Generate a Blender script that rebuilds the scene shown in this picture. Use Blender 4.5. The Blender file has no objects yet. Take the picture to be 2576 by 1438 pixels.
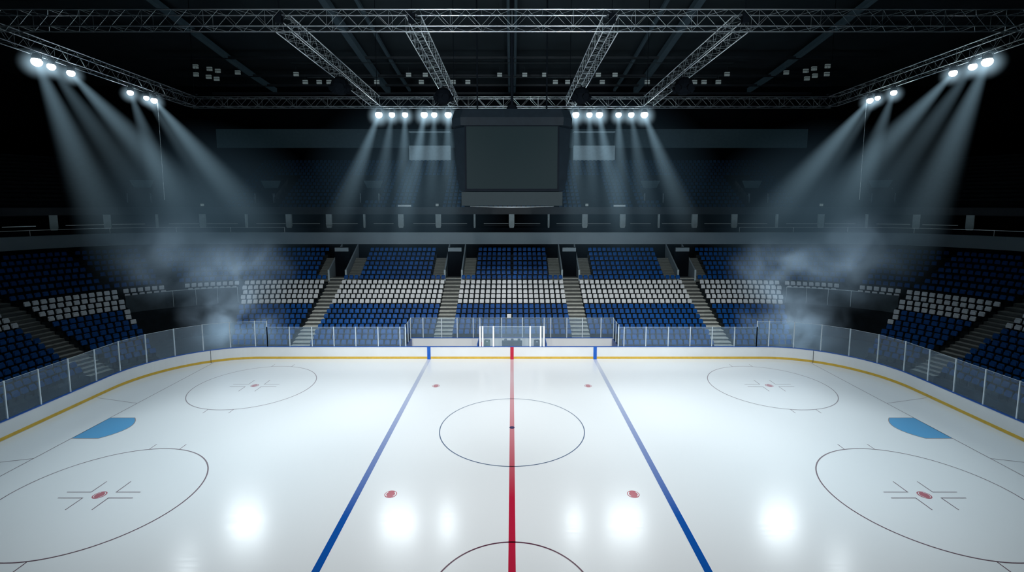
import bpy, math, random
from mathutils import Vector, Matrix
random.seed(7)
sc = bpy.context.scene
COL = sc.collection
R = math.radians
sc.view_settings.view_transform = 'Standard'
sc.view_settings.look = 'None'
sc.view_settings.exposure = 0.0
cy = sc.cycles
cy.max_bounces = 4; cy.diffuse_bounces = 2; cy.glossy_bounces = 2
cy.transmission_bounces = 2; cy.volume_bounces = 0; cy.transparent_max_bounces = 24
cy.caustics_reflective = False; cy.caustics_refractive = False
cy.sample_clamp_indirect = 4.0
cy.use_denoising = True; cy.volume_step_rate = 3.0; cy.use_light_tree = False

# ------------------------------------------------------------------ camera
CAMY, CAMZ, PITCH, FPX = -29.45, 14.18, math.atan(0.10), 1212.0
cam = bpy.data.cameras.new('camera'); camo = bpy.data.objects.new('camera', cam); COL.objects.link(camo)
camo.location = (0, CAMY, CAMZ); camo.rotation_euler = (R(90) - PITCH, 0, 0)
cam.sensor_width = 36.0; cam.lens = FPX / 2576.0 * 36.0
cam.shift_y = -(719.0 - 634.0) / 2576.0
cam.clip_end = 400
sc.camera = camo

def at(px, py, zc):
    """world point that stands at a given distance in front of the lens"""
    u = (px - 1288.0) / FPX * zc; w = (py - 634.0) / FPX * zc
    c, s = math.cos(PITCH), math.sin(PITCH)
    return (u, CAMY + zc * c - w * s, CAMZ - zc * s - w * c)

def proj(p):
    c, s = math.cos(PITCH), math.sin(PITCH)
    dy, dz = p[1] - CAMY, p[2] - CAMZ
    zc = dy * c - dz * s; w = -dz * c - dy * s
    if zc < 0.1: return (0, 0, -1)
    return (1288 + p[0] / zc * FPX, 634 + w / zc * FPX, zc)

# ------------------------------------------------------------------ materials
def mat(name, col, rough=0.6, metal=0.0, var=0.08, scale=3.0, emis=None, es=0.0, spec=0.5, bump=0.0, coat=0.0):
    m = bpy.data.materials.new(name); m.use_nodes = True
    nt = m.node_tree; b = nt.nodes['Principled BSDF']
    b.inputs['Roughness'].default_value = rough; b.inputs['Metallic'].default_value = metal
    b.inputs['Specular IOR Level'].default_value = spec; b.inputs['Coat Weight'].default_value = coat
    c = tuple(col) + (1,)
    tc = nt.nodes.new('ShaderNodeTexCoord'); n = nt.nodes.new('ShaderNodeTexNoise')
    n.inputs['Scale'].default_value = scale; n.inputs['Detail'].default_value = 2.0
    nt.links.new(tc.outputs['Object'], n.inputs['Vector'])
    r = nt.nodes.new('ShaderNodeValToRGB')
    r.color_ramp.elements[0].position = 0.3; r.color_ramp.elements[1].position = 0.7
    r.color_ramp.elements[0].color = tuple(max(0, x * (1 - var)) for x in col) + (1,)
    r.color_ramp.elements[1].color = tuple(min(1, x * (1 + var)) for x in col) + (1,)
    nt.links.new(n.outputs['Fac'], r.inputs['Fac']); nt.links.new(r.outputs['Color'], b.inputs['Base Color'])
    if emis:
        b.inputs['Emission Color'].default_value = tuple(emis) + (1,); b.inputs['Emission Strength'].default_value = es
        m.cycles.emission_sampling = 'NONE'
    if bump:
        bm = nt.nodes.new('ShaderNodeBump'); bm.inputs['Strength'].default_value = bump
        nt.links.new(n.outputs['Fac'], bm.inputs['Height']); nt.links.new(bm.outputs['Normal'], b.inputs['Normal'])
    return m

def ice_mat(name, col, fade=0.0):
    """ice over paint: grazing sheen put into the colour, paler the flatter one looks"""
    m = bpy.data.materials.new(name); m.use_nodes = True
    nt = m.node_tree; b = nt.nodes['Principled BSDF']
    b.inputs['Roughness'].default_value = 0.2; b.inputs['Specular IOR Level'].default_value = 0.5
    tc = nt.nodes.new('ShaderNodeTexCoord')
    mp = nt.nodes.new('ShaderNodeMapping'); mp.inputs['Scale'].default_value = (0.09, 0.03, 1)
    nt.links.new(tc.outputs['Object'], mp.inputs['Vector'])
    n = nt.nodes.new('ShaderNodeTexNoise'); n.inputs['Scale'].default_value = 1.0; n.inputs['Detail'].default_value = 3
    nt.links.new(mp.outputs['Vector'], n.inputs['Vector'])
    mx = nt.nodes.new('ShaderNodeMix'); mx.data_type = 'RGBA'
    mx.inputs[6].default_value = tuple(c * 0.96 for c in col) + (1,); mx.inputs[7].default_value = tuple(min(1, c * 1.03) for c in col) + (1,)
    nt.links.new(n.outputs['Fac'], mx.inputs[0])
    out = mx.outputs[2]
    if fade > 0:  # grazing ice sheen mixed into the base colour
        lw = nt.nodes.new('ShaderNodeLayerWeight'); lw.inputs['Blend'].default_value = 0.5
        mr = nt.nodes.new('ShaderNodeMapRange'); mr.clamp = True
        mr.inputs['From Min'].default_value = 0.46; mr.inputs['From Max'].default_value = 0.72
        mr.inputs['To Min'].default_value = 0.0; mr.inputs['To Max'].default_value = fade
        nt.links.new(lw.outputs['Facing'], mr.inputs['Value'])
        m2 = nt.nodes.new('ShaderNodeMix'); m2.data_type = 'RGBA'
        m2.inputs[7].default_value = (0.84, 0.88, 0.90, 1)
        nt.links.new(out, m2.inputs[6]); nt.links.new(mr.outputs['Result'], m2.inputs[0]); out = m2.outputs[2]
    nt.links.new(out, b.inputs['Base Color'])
    # fine skate scratches
    mp2 = nt.nodes.new('ShaderNodeMapping'); mp2.inputs['Scale'].default_value = (0.5, 4.0, 1)
    nt.links.new(tc.outputs['Object'], mp2.inputs['Vector'])
    n2 = nt.nodes.new('ShaderNodeTexNoise'); n2.inputs['Scale'].default_value = 1.5; n2.inputs['Detail'].default_value = 4
    nt.links.new(mp2.outputs['Vector'], n2.inputs['Vector'])
    mr2 = nt.nodes.new('ShaderNodeMapRange'); mr2.inputs['To Min'].default_value = 0.15; mr2.inputs['To Max'].default_value = 0.25
    nt.links.new(n2.outputs['Fac'], mr2.inputs['Value']); nt.links.new(mr2.outputs['Result'], b.inputs['Roughness'])
    return m

def glass_mat(name, haze=0.12):
    m = bpy.data.materials.new(name); m.use_nodes = True
    nt = m.node_tree; nt.nodes.remove(nt.nodes['Principled BSDF']); out = nt.nodes['Material Output']
    tr = nt.nodes.new('ShaderNodeBsdfTransparent'); tr.inputs['Color'].default_value = (0.90, 0.95, 0.97, 1)
    df = nt.nodes.new('ShaderNodeBsdfDiffuse'); df.inputs['Color'].default_value = (0.42, 0.60, 0.78, 1)
    gl = nt.nodes.new('ShaderNodeBsdfGlossy'); gl.inputs['Roughness'].default_value = 0.12
    tc = nt.nodes.new('ShaderNodeTexCoord'); n = nt.nodes.new('ShaderNodeTexNoise'); n.inputs['Scale'].default_value = 0.8
    nt.links.new(tc.outputs['Object'], n.inputs['Vector'])
    mr = nt.nodes.new('ShaderNodeMapRange'); mr.inputs['To Min'].default_value = haze * 0.7; mr.inputs['To Max'].default_value = haze * 1.3
    nt.links.new(n.outputs['Fac'], mr.inputs['Value'])
    a = nt.nodes.new('ShaderNodeMixShader'); nt.links.new(mr.outputs['Result'], a.inputs[0])
    nt.links.new(tr.outputs[0], a.inputs[1]); nt.links.new(df.outputs[0], a.inputs[2])
    b = nt.nodes.new('ShaderNodeMixShader'); b.inputs[0].default_value = 0.025
    nt.links.new(a.outputs[0], b.inputs[1]); nt.links.new(gl.outputs[0], b.inputs[2]); nt.links.new(b.outputs[0], out.inputs['Surface'])
    return m

def vmath(nt, op, a, b=None, c=None):
    n = nt.nodes.new('ShaderNodeMath'); n.operation = op
    for i, x in enumerate((a, b, c)):
        if x is None: continue
        if isinstance(x, (int, float)): n.inputs[i].default_value = x
        else: nt.links.new(x, n.inputs[i])
    return n.outputs[0]

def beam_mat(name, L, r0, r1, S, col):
    """self-glowing cone that imitates a lit beam in haze, opens along local -Z"""
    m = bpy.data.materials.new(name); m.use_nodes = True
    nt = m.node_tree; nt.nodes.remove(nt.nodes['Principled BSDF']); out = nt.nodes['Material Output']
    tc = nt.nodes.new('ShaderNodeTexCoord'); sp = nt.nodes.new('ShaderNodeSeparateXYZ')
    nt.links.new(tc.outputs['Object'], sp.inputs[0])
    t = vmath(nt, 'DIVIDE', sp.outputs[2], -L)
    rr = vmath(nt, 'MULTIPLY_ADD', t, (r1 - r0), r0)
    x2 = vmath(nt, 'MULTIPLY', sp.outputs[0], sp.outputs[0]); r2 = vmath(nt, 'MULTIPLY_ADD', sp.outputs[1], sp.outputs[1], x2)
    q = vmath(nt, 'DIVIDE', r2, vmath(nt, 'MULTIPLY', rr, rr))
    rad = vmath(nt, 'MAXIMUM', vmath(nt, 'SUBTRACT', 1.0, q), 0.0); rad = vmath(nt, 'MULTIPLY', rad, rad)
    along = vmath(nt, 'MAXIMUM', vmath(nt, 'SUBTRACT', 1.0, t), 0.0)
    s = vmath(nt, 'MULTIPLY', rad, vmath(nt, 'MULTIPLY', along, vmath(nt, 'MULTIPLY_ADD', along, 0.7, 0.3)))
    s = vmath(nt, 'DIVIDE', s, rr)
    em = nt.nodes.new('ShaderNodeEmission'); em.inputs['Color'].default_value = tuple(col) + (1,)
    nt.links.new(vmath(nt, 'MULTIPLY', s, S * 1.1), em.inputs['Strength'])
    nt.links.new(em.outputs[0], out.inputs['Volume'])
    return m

def puff_mat(name, S, col, power=2.0, noise=False, scale=0.3, absorb=0.0, lo=0.42, hi=0.72):
    """self-glowing unit ball, standing in for lit haze and smoke"""
    m = bpy.data.materials.new(name); m.use_nodes = True
    nt = m.node_tree; nt.nodes.remove(nt.nodes['Principled BSDF']); out = nt.nodes['Material Output']
    tc = nt.nodes.new('ShaderNodeTexCoord'); ln = nt.nodes.new('ShaderNodeVectorMath'); ln.operation = 'LENGTH'
    nt.links.new(tc.outputs['Object'], ln.inputs[0])
    f = vmath(nt, 'POWER', vmath(nt, 'MAXIMUM', vmath(nt, 'SUBTRACT', 1.0, ln.outputs['Value']), 0.0), power)
    if noise:
        n = nt.nodes.new('ShaderNodeTexNoise'); n.inputs['Scale'].default_value = scale; n.inputs['Detail'].default_value = 3
        n.inputs['Distortion'].default_value = 0.5
        g = nt.nodes.new('ShaderNodeNewGeometry'); nt.links.new(g.outputs['Position'], n.inputs['Vector'])
        mr = nt.nodes.new('ShaderNodeMapRange'); mr.inputs['From Min'].default_value = lo; mr.inputs['From Max'].default_value = hi
        nt.links.new(n.outputs['Fac'], mr.inputs['Value']); f = vmath(nt, 'MULTIPLY', f, mr.outputs['Result'])
    em = nt.nodes.new('ShaderNodeEmission'); em.inputs['Color'].default_value = tuple(col) + (1,)
    nt.links.new(vmath(nt, 'MULTIPLY', f, S), em.inputs['Strength'])
    nt.links.new(em.outputs[0], out.inputs['Volume'])
    return m

M = {}
M['ice'] = ice_mat('ice', (0.86, 0.90, 0.915))
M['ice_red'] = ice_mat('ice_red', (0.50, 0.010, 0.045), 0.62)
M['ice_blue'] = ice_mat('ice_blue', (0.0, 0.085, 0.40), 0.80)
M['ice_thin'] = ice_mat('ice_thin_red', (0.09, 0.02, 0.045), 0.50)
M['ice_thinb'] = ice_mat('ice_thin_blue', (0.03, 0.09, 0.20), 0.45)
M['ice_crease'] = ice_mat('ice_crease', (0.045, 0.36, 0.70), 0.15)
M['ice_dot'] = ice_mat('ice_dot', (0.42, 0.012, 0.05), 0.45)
M['board'] = mat('board_white', (0.71, 0.735, 0.74), 0.35, var=0.03, scale=0.6)
M['yellow'] = mat('kick_yellow', (0.62, 0.40, 0.045), 0.5)
M['capblue'] = mat('cap_blue', (0.015, 0.10, 0.42), 0.4)
M['red'] = mat('paint_red', (0.48, 0.005, 0.035), 0.4)
M['blue'] = mat('paint_blue', (0.0, 0.095, 0.48), 0.4)
M['post'] = mat('aluminium_post', (0.62, 0.70, 0.75), 0.45, metal=0.2)
M['postw'] = mat('white_post', (0.9, 0.93, 0.95), 0.4)
M['glass'] = glass_mat('rink_glass', 0.16)
M['glass2'] = glass_mat('bench_glass', 0.18)
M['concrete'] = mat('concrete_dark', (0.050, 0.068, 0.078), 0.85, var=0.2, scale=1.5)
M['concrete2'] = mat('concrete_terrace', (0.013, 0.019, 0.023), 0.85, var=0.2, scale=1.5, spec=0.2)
M['step'] = mat('step_tread', (0.62, 0.64, 0.58), 0.8, var=0.15)
M['riser'] = mat('step_riser', (0.07, 0.078, 0.075), 0.9)
M['fascia'] = mat('fascia_grey', (0.22, 0.29, 0.33), 0.7, var=0.06, scale=0.3)
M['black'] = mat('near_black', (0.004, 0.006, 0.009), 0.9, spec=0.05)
M['dark'] = mat('dark_steel', (0.018, 0.026, 0.034), 0.6)
M['dark2'] = mat('dark_roof', (0.022, 0.034, 0.042), 0.7, var=0.25, scale=0.2)
M['seat_w'] = mat('seat_white', (0.72, 0.76, 0.77), 0.45, var=0.07, scale=0.9)
M['seat_b'] = mat('seat_blue', (0.002, 0.070, 0.27), 0.5, var=0.25, scale=0.9, spec=0.2)
M['seat_u'] = mat('seat_blue_upper', (0.012, 0.07, 0.17), 0.5, var=0.25, scale=0.9)
M['alu'] = mat('truss_aluminium', (0.78, 0.84, 0.88), 0.32, metal=0.85, var=0.1, scale=4)
M['alu2'] = mat('truss_lattice', (0.40, 0.47, 0.50), 0.4, metal=0.7, var=0.3, scale=2)
M['screen'] = mat('screen_grey', (0.0016, 0.0032, 0.0040), 0.5, var=0.12, scale=0.25, emis=(0.32, 0.62, 0.72), es=0.027, spec=0.03)  # faint glow stands in for ambient light on the blank screen
M['board_case'] = mat('scoreboard_case', (0.004, 0.007, 0.010), 0.6, var=0.2, emis=(0.2, 0.4, 0.6), es=0.012, spec=0.1)  # weak emission in place of light falling on the case
M['ringpanel'] = mat('scoreboard_ring', (0.009, 0.014, 0.017), 0.5, var=0.05, emis=(0.4, 0.6, 0.65), es=0.022, spec=0.05)  # faint glow put into the blank ring panel
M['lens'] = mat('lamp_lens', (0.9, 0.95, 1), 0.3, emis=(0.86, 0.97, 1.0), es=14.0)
M['pale'] = mat('pale_fixture', (0.45, 0.5, 0.5), 0.5, emis=(0.6, 0.8, 0.8), es=0.07)  # light on the unlit fixtures imitated by a faint glow
M['wallpanel'] = mat('panel_grey', (0.24, 0.30, 0.34), 0.7, emis=(0.35, 0.55, 0.68), es=0.12)  # emission brightens the panel, no lamp inside
M['upwall'] = mat('upper_wall', (0.05, 0.08, 0.10), 0.8, emis=(0.1, 0.25, 0.32), es=0.018)  # dim light on the wall put in as emission
M['rail'] = mat('rail_metal', (0.65, 0.72, 0.75), 0.35, metal=0.6, emis=(0.6, 0.8, 0.85), es=0.035)  # slight emission imitates light caught on the metal
M['pillar'] = mat('pillar_grey', (0.34, 0.42, 0.45), 0.7, emis=(0.4, 0.6, 0.65), es=0.022)  # light on the pillars painted in as a faint glow
M['equip'] = mat('desk_grey', (0.06, 0.09, 0.11), 0.6)
M['green'] = mat('case_green', (0.10, 0.18, 0.15), 0.6)

# ------------------------------------------------------------------ mesh helpers
class MB:
    def __init__(s): s.v = []; s.f = []
    def quad(s, *p):
        i = len(s.v); s.v += [tuple(q) for q in p]; s.f.append(tuple(range(i, i + len(p))))
        return s
    def box(s, a, b, mt=None):
        i = len(s.v)
        vs = [(x, y, z) for z in (a[2], b[2]) for (x, y) in ((a[0], a[1]), (b[0], a[1]), (b[0], b[1]), (a[0], b[1]))]
        if mt is not None: vs = [tuple(mt @ Vector(q)) for q in vs]
        s.v += vs
        for f in ((3, 2, 1, 0), (4, 5, 6, 7), (0, 1, 5, 4), (1, 2, 6, 5), (2, 3, 7, 6), (3, 0, 4, 7)): s.f.append(tuple(i + k for k in f))
        return s
    def tube(s, a, b, r, n=6, r2=None):
        a = Vector(a); b = Vector(b); d = (b - a).normalized(); r2 = r if r2 is None else r2
        u = d.orthogonal().normalized(); w = d.cross(u); i = len(s.v)
        for p, q in ((a, r), (b, r2)):
            for k in range(n):
                t = 2 * math.pi * k / n; s.v.append(tuple(p + u * (q * math.cos(t)) + w * (q * math.sin(t))))
        for k in range(n): s.f.append((i + k, i + (k + 1) % n, i + n + (k + 1) % n, i + n + k))
        s.f.append(tuple(i + k for k in reversed(range(n)))); s.f.append(tuple(i + n + k for k in range(n)))
        return s
    def path(s, pts, r, n=5):
        for a, b in zip(pts[:-1], pts[1:]): s.tube(a, b, r, n)
        return s
    def prism(s, poly, ax, a0, a1):
        """poly of 2-D points extruded along axis ax"""
        def P(p, a):
            if ax == 0: return (a, p[0], p[1])
            if ax == 1: return (p[0], a, p[1])
            return (p[0], p[1], a)
        n = len(poly); i = len(s.v)
        s.v += [P(p, a0) for p in poly] + [P(p, a1) for p in poly]
        for k in range(n): s.f.append((i + k, i + (k + 1) % n, i + n + (k + 1) % n, i + n + k))
        s.f.append(tuple(i + k for k in reversed(range(n)))); s.f.append(tuple(i + n + k for k in range(n)))
        return s
    def lathe(s, prof, n=16, org=(0, 0, 0)):
        i = len(s.v); m = len(prof)
        for k in range(n):
            t = 2 * math.pi * k / n
            for r, z in prof: s.v.append((org[0] + r * math.cos(t), org[1] + r * math.sin(t), org[2] + z))
        for k in range(n):
            for j in range(m - 1):
                a = i + k * m + j; b = i + ((k + 1) % n) * m + j; s.f.append((a, b, b + 1, a + 1))
        return s
    def add(s, o, mt):
        i = len(s.v); s.v += [tuple(mt @ Vector(q)) for q in o.v]; s.f += [tuple(i + k for k in f) for f in o.f]
        return s
    def build(s, name, m, parent=None, smooth=False, **kw):
        me = bpy.data.meshes.new(name); me.from_pydata(s.v, [], s.f); me.materials.append(m); me.update()
        if smooth: me.polygons.foreach_set('use_smooth', [True] * len(me.polygons))
        o = bpy.data.objects.new(name, me); COL.objects.link(o)
        if parent is not None: o.parent = parent
        for k, v in kw.items(): o[k] = v
        return o

def tag(o, label=None, cat=None, group=None, kind=None):
    if label: o['label'] = label
    if cat: o['category'] = cat
    if group: o['group'] = group
    if kind: o['kind'] = kind
    return o
def empty(name, loc=(0, 0, 0), rz=0.0):
    o = bpy.data.objects.new(name, None); COL.objects.link(o); o.location = loc; o.rotation_euler = (0, 0, rz)
    o.empty_display_size = 0.2
    return o
def structure(o, label=None): return tag(o, label, kind='structure')

# ------------------------------------------------------------------ plan of the place
CX, CY, RB = 23.1, 6.1, 7.5         # corner centre and radius of the boards
FARY = CY + RB                       # 13.6
def ring_pt(a, D, sgn=1):
    """a: metres along the far side up to CX, then degrees round the corner, then metres down the end"""
    if a <= CX: x, y = a, CY + RB + D
    elif a <= CX + 90:
        t = R(a - CX); x, y = CX + (RB + D) * math.sin(t), CY + (RB + D) * math.cos(t)
    else: x, y = CX + RB + D, CY - (a - CX - 90)
    return (sgn * x, y)
def ss(t): t = max(0.0, min(1.0, t)); return t * t * (3 - 2 * t)
def seatz(k): return 1.04 + 0.2917 * k + 0.0054 * k * k
def T(k): return seatz(k) - 0.62
def extra(a): return 2.0 * ss((a - CX) / 55.0)
FX, FY, FR = 41.0, 17.0, 14.2       # balcony front corner
def fascia_pt(a, off=0.0, sgn=1):
    if a <= CX: return (sgn * a, FY + FR + off)
    L1 = FX - CX; L2 = math.pi / 2 * FR; L3 = FY - CY; L = L1 + L2 + L3
    if a > CX + 90: return (sgn * (FX + FR + off), CY - (a - CX - 90))
    d = (a - CX) / 90.0 * L
    if d < L1: return (sgn * (CX + d), FY + FR + off)
    if d < L1 + L2:
        t = (d - L1) / FR; return (sgn * (FX + (FR + off) * math.sin(t)), FY + (FR + off) * math.cos(t))
    return (sgn * (FX + FR + off), FY - (d - L1 - L2))
def bowl(a, k, sgn=1):
    """centre line of seat row k (k may be fractional)"""
    if k <= 12: return ring_pt(a, 1.8 + 0.8 * k + extra(a), sgn)
    p = ring_pt(a, 1.8 + 9.6 + extra(a), sgn); q = fascia_pt(a, -0.3, sgn); t = (k - 12) / 7.6
    return (p[0] + (q[0] - p[0]) * t, p[1] + (q[1] - p[1]) * t)
def samples(a0, a1):
    out = [a0]; a = a0
    while True:
        st = 3.0 if a < CX - 1e-6 else (3.0 if a < CX + 90 - 1e-6 else 3.0)
        nx = a + st
        for brk in (CX, CX + 90):
            if a < brk - 1e-6 and nx > brk: nx = brk
        if nx >= a1 - 1e-6: out.append(a1); return out
        out.append(nx); a = nx

# ------------------------------------------------------------------ floor, ice and markings
fl = MB().box((-75, -16, -0.6), (75, 62, -0.12)).build('floor', M['concrete']); structure(fl, 'dark concrete arena floor around the rink')
outline = []
arc = [ring_pt(CX + t, -0.0, 1) for t in range(0, 91, 5)]
outline += [(p[0], p[1]) for p in arc] + [(CX + RB, -14.5)] + [(-(CX + RB), -14.5)] + [(-p[0], p[1]) for p in reversed(arc)]
ice = MB().prism(list(reversed(outline)), 2, -0.12, 0.0).build('floor_ice', M['ice']); structure(ice, 'white glossy ice sheet inside the boards')
Z1, Z2 = 0.006, 0.010
def flat(name, polys, m, z=Z1, label=None):
    b = MB()
    for p in polys: b.quad(*[(q[0], q[1], z) for q in p])
    o = b.build(name, m, ice)
    if label: o['label'] = label
    return o
def rect(x0, y0, x1, y1): return [(x0, y0), (x1, y0), (x1, y1), (x0, y1)]
def arcband(cx, cy_, r, w, t0=0, t1=360, n=72):
    out = []
    for i in range(n):
        a = R(t0 + (t1 - t0) * i / n); b = R(t0 + (t1 - t0) * (i + 1) / n)
        out.append([(cx + (r - w / 2) * math.cos(a), cy_ + (r - w / 2) * math.sin(a)), (cx + (r + w / 2) * math.cos(a), cy_ + (r + w / 2) * math.sin(a)),
                    (cx + (r + w / 2) * math.cos(b), cy_ + (r + w / 2) * math.sin(b)), (cx + (r - w / 2) * math.cos(b), cy_ + (r - w / 2) * math.sin(b))])
    return out
def disc(cx, cy_, r, n=32): return [[(cx + r * math.cos(2 * math.pi * i / n), cy_ + r * math.sin(2 * math.pi * i / n)) for i in range(n)]]
def seg(x0, y0, x1, y1, w):
    d = Vector((x1 - x0, y1 - y0)).normalized(); nx, ny = -d.y * w / 2, d.x * w / 2
    return [(x0 - nx, y0 - ny), (x1 - nx, y1 - ny), (x1 + nx, y1 + ny), (x0 + nx, y0 + ny)]
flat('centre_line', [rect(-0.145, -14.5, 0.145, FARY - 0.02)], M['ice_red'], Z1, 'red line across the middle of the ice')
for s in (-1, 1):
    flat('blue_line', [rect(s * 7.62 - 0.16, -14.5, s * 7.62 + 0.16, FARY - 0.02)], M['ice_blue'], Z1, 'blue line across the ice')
    flat('goal_line', [rect(s * 26.8 - 0.03, -12.6, s * 26.8 + 0.03, 12.6)], M['ice_thin'])
    cr = [(s * 26.8, -1.42), (s * 25.15, -1.42)]
    arcp = []
    for i in range(1, 12):
        t = -1 + 2 * i / 12.0; arcp.append((s * (25.15 - 0.72 * (1 - t * t)), 1.42 * t))
    cr = cr + arcp + [(s * 25.15, 1.42), (s * 26.8, 1.42)]
    if s > 0: cr = list(reversed(cr))
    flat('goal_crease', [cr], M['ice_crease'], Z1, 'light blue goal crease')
    loop = [(s * 26.8, -1.42), (s * 25.15, -1.42)] + arcp + [(s * 25.15, 1.42), (s * 26.8, 1.42)]
    flat('crease_outline', [seg(a[0], a[1], b[0], b[1], 0.05) for a, b in zip(loop[:-1], loop[1:])], M['ice_thin'], Z2)
    for sy in (-1, 1):
        flat('trapezoid_line', [seg(s * 26.8, sy * 3.75, s * 30.5, sy * 4.75, 0.05)], M['ice_thin'])
        ex, ey = s * 20.2, sy * 7.15
        flat('faceoff_circle', arcband(ex, ey, 4.5, 0.066, n=96), M['ice_thin'])
        flat('faceoff_spot', disc(ex, ey, 0.30), M['ice_dot'], Z1, 'red face-off spot')
        flat('spot_crescent', arcband(ex, ey, 0.225, 0.03, 115, 245, 12) + arcband(ex, ey, 0.225, 0.03, -65, 65, 12), M['ice'], Z2)
        hm = []
        for hx in (-1, 1):
            for hy in (-1, 1):
                x0, y0 = ex + hx * 0.62, ey + hy * 0.24
                hm += [seg(x0, y0, x0 + hx * 1.2, y0, 0.05), seg(x0, y0 - hy * 0.025, x0, y0 + hy * 0.92, 0.05)]
        flat('faceoff_hash_mark', hm, M['ice_thin'])
        tk = []
        for hx in (-0.88, 0.88):
            for hy in (-1, 1):
                yy = ey + hy * math.sqrt(4.5 ** 2 - 0.88 ** 2)
                tk.append(seg(ex + hx, yy, ex + hx, yy + hy * 0.6, 0.05))
        flat('circle_tick', tk, M['ice_thin'])
        nx, ny = s * 5.96, sy * 7.08
        flat('neutral_spot', disc(nx, ny, 0.30), M['ice_dot'], Z1, 'pink face-off spot between the blue lines')
        flat('neutral_crescent', arcband(nx, ny, 0.235, 0.05, 130, 230, 12) + arcband(nx, ny, 0.235, 0.05, -50, 50, 12), M['ice'], Z2)
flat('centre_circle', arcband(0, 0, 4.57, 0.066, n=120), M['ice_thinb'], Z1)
flat('centre_spot', disc(0, 0, 0.17), mat('spot_dark', (0.04, 0.03, 0.10), 0.4), 0.014, 'dark blue centre spot')
flat('referee_crease', arcband(0, -13.55, 3.1, 0.066, -10, 190, 60), M['ice_thin'], Z1)

# ------------------------------------------------------------------ boards
BH = 1.20
bp = []
a = CX + 90 + 13.0
path_r = [(x, y) for (x, y) in [ring_pt(q, 0) for q in ([0, CX] + [CX + t for t in range(3, 91, 3)] + [CX + 90 + 6, CX + 90 + 13])]]
path = [(-x, y) for x, y in reversed(path_r)] + path_r[1:]
def normals(path):
    out = []
    for i, p in enumerate(path):
        a = Vector(path[max(0, i - 1)]); b = Vector(path[min(len(path) - 1, i + 1)]); d = (b - a).normalized(); out.append(Vector((-d.y, d.x)))
    return out
PN = normals(path)
def sweep(path, nrm, o0, o1, z0, z1):
    b = MB(); n = len(path)
    for p, q in zip(path, nrm):
        b.v += [(p[0] + q.x * o0, p[1] + q.y * o0, z0), (p[0] + q.x * o1, p[1] + q.y * o1, z0), (p[0] + q.x * o1, p[1] + q.y * o1, z1), (p[0] + q.x * o0, p[1] + q.y * o0, z1)]
    for i in range(n - 1):
        for k in range(4): b.f.append((4 * i + k, 4 * i + 4 + k, 4 * i + 4 + (k + 1) % 4, 4 * i + (k + 1) % 4))
    b.f.append((3, 2, 1, 0)); m = 4 * (n - 1); b.f.append((m, m + 1, m + 2, m + 3))
    return b
boards = empty('dasher_boards', (0, FARY, 0)); tag(boards, 'white hockey boards curving round the ice with yellow kick strip', 'boards')
def under(b, par):
    o = Vector(par.location); b.v = [tuple(Vector(q) - o) for q in b.v]; return b
under(sweep(path, PN, 0.0, 0.12, 0.0, BH - 0.05), boards).build('board_panel', M['board'], boards)
under(sweep(path, PN, -0.015, 0.0, 0.05, 0.25), boards).build('kick_strip', M['yellow'], boards, label='yellow kick strip')
under(sweep(path, PN, -0.03, 0.15, BH - 0.05, BH), boards).build('cap_rail', M['capblue'], boards, label='blue cap rail')
for x, m, n in ((0, 'red', 'red board stripe'), (-7.62, 'blue', 'blue board stripe'), (7.62, 'blue', 'blue board stripe')):
    under(MB().box((x - 0.155, FARY - 0.03, 0.0), (x + 0.155, FARY - 0.016, BH - 0.05)), boards).build('painted_stripe', M[m], boards, label=n)
for s in (-1, 1):
    p = ring_pt(CX + 31, -0.012, s)
    under(MB().tube((p[0], p[1], 0.0), (p[0], p[1], BH - 0.05), 0.02, 6), boards).build('panel_joint', M['dark'], boards)

# ------------------------------------------------------------------ rink glass
def arclen_points(a0, a1, D, step, sgn):
    ss_ = samples(a0, a1); P = []
    for i in range(len(ss_) - 1):
        for j in range(6): P.append(ring_pt(ss_[i] + (ss_[i + 1] - ss_[i]) * j / 6, D, sgn))
    P.append(ring_pt(a1, D, sgn))
    out = [P[0]]; acc = 0
    for p, q in zip(P[:-1], P[1:]):
        d = math.hypot(q[0] - p[0], q[1] - p[1])
        while acc + d >= step:
            t = (step - acc) / d; p = (p[0] + (q[0] - p[0]) * t, p[1] + (q[1] - p[1]) * t); out.append(p)
            d = math.hypot(q[0] - p[0], q[1] - p[1]); acc = 0
        acc += d
    return out
def glass_run(name_lab, posts, h, postm='post', pr=0.035, m='glass', z0=BH, name='rink_glass', mid=None):
    r = empty(name, (posts[0][0], posts[0][1], z0)); tag(r, name_lab, 'glass screen')
    for p, q in zip(posts[:-1], posts[1:]):
        d = Vector((q[0] - p[0], q[1] - p[1])); n = Vector((-d.y, d.x)).normalized() * 0.008
        b = MB()
        a0, a1 = Vector((p[0], p[1])) + d.normalized() * 0.03, Vector((q[0], q[1])) - d.normalized() * 0.03
        b.quad((a0.x, a0.y, z0 + 0.01), (a1.x, a1.y, z0 + 0.01), (a1.x, a1.y, z0 + h), (a0.x, a0.y, z0 + h))
        under(b, r).build('glass_pane', M[m], r)
    for i, p in enumerate(posts):
        b = MB().box((p[0] - pr, p[1] - pr, z0), (p[0] + pr, p[1] + pr, z0 + h + 0.03))
        under(b, r).build('glass_post', M[postm], r)
    b = MB()
    for p, q in zip(posts[:-1], posts[1:]): b.tube((p[0], p[1], z0 + h), (q[0], q[1], z0 + h), 0.012, 4)
    under(b, r).build('top_edge', M['post'], r)
    return r
OFF = 0.06
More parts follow.
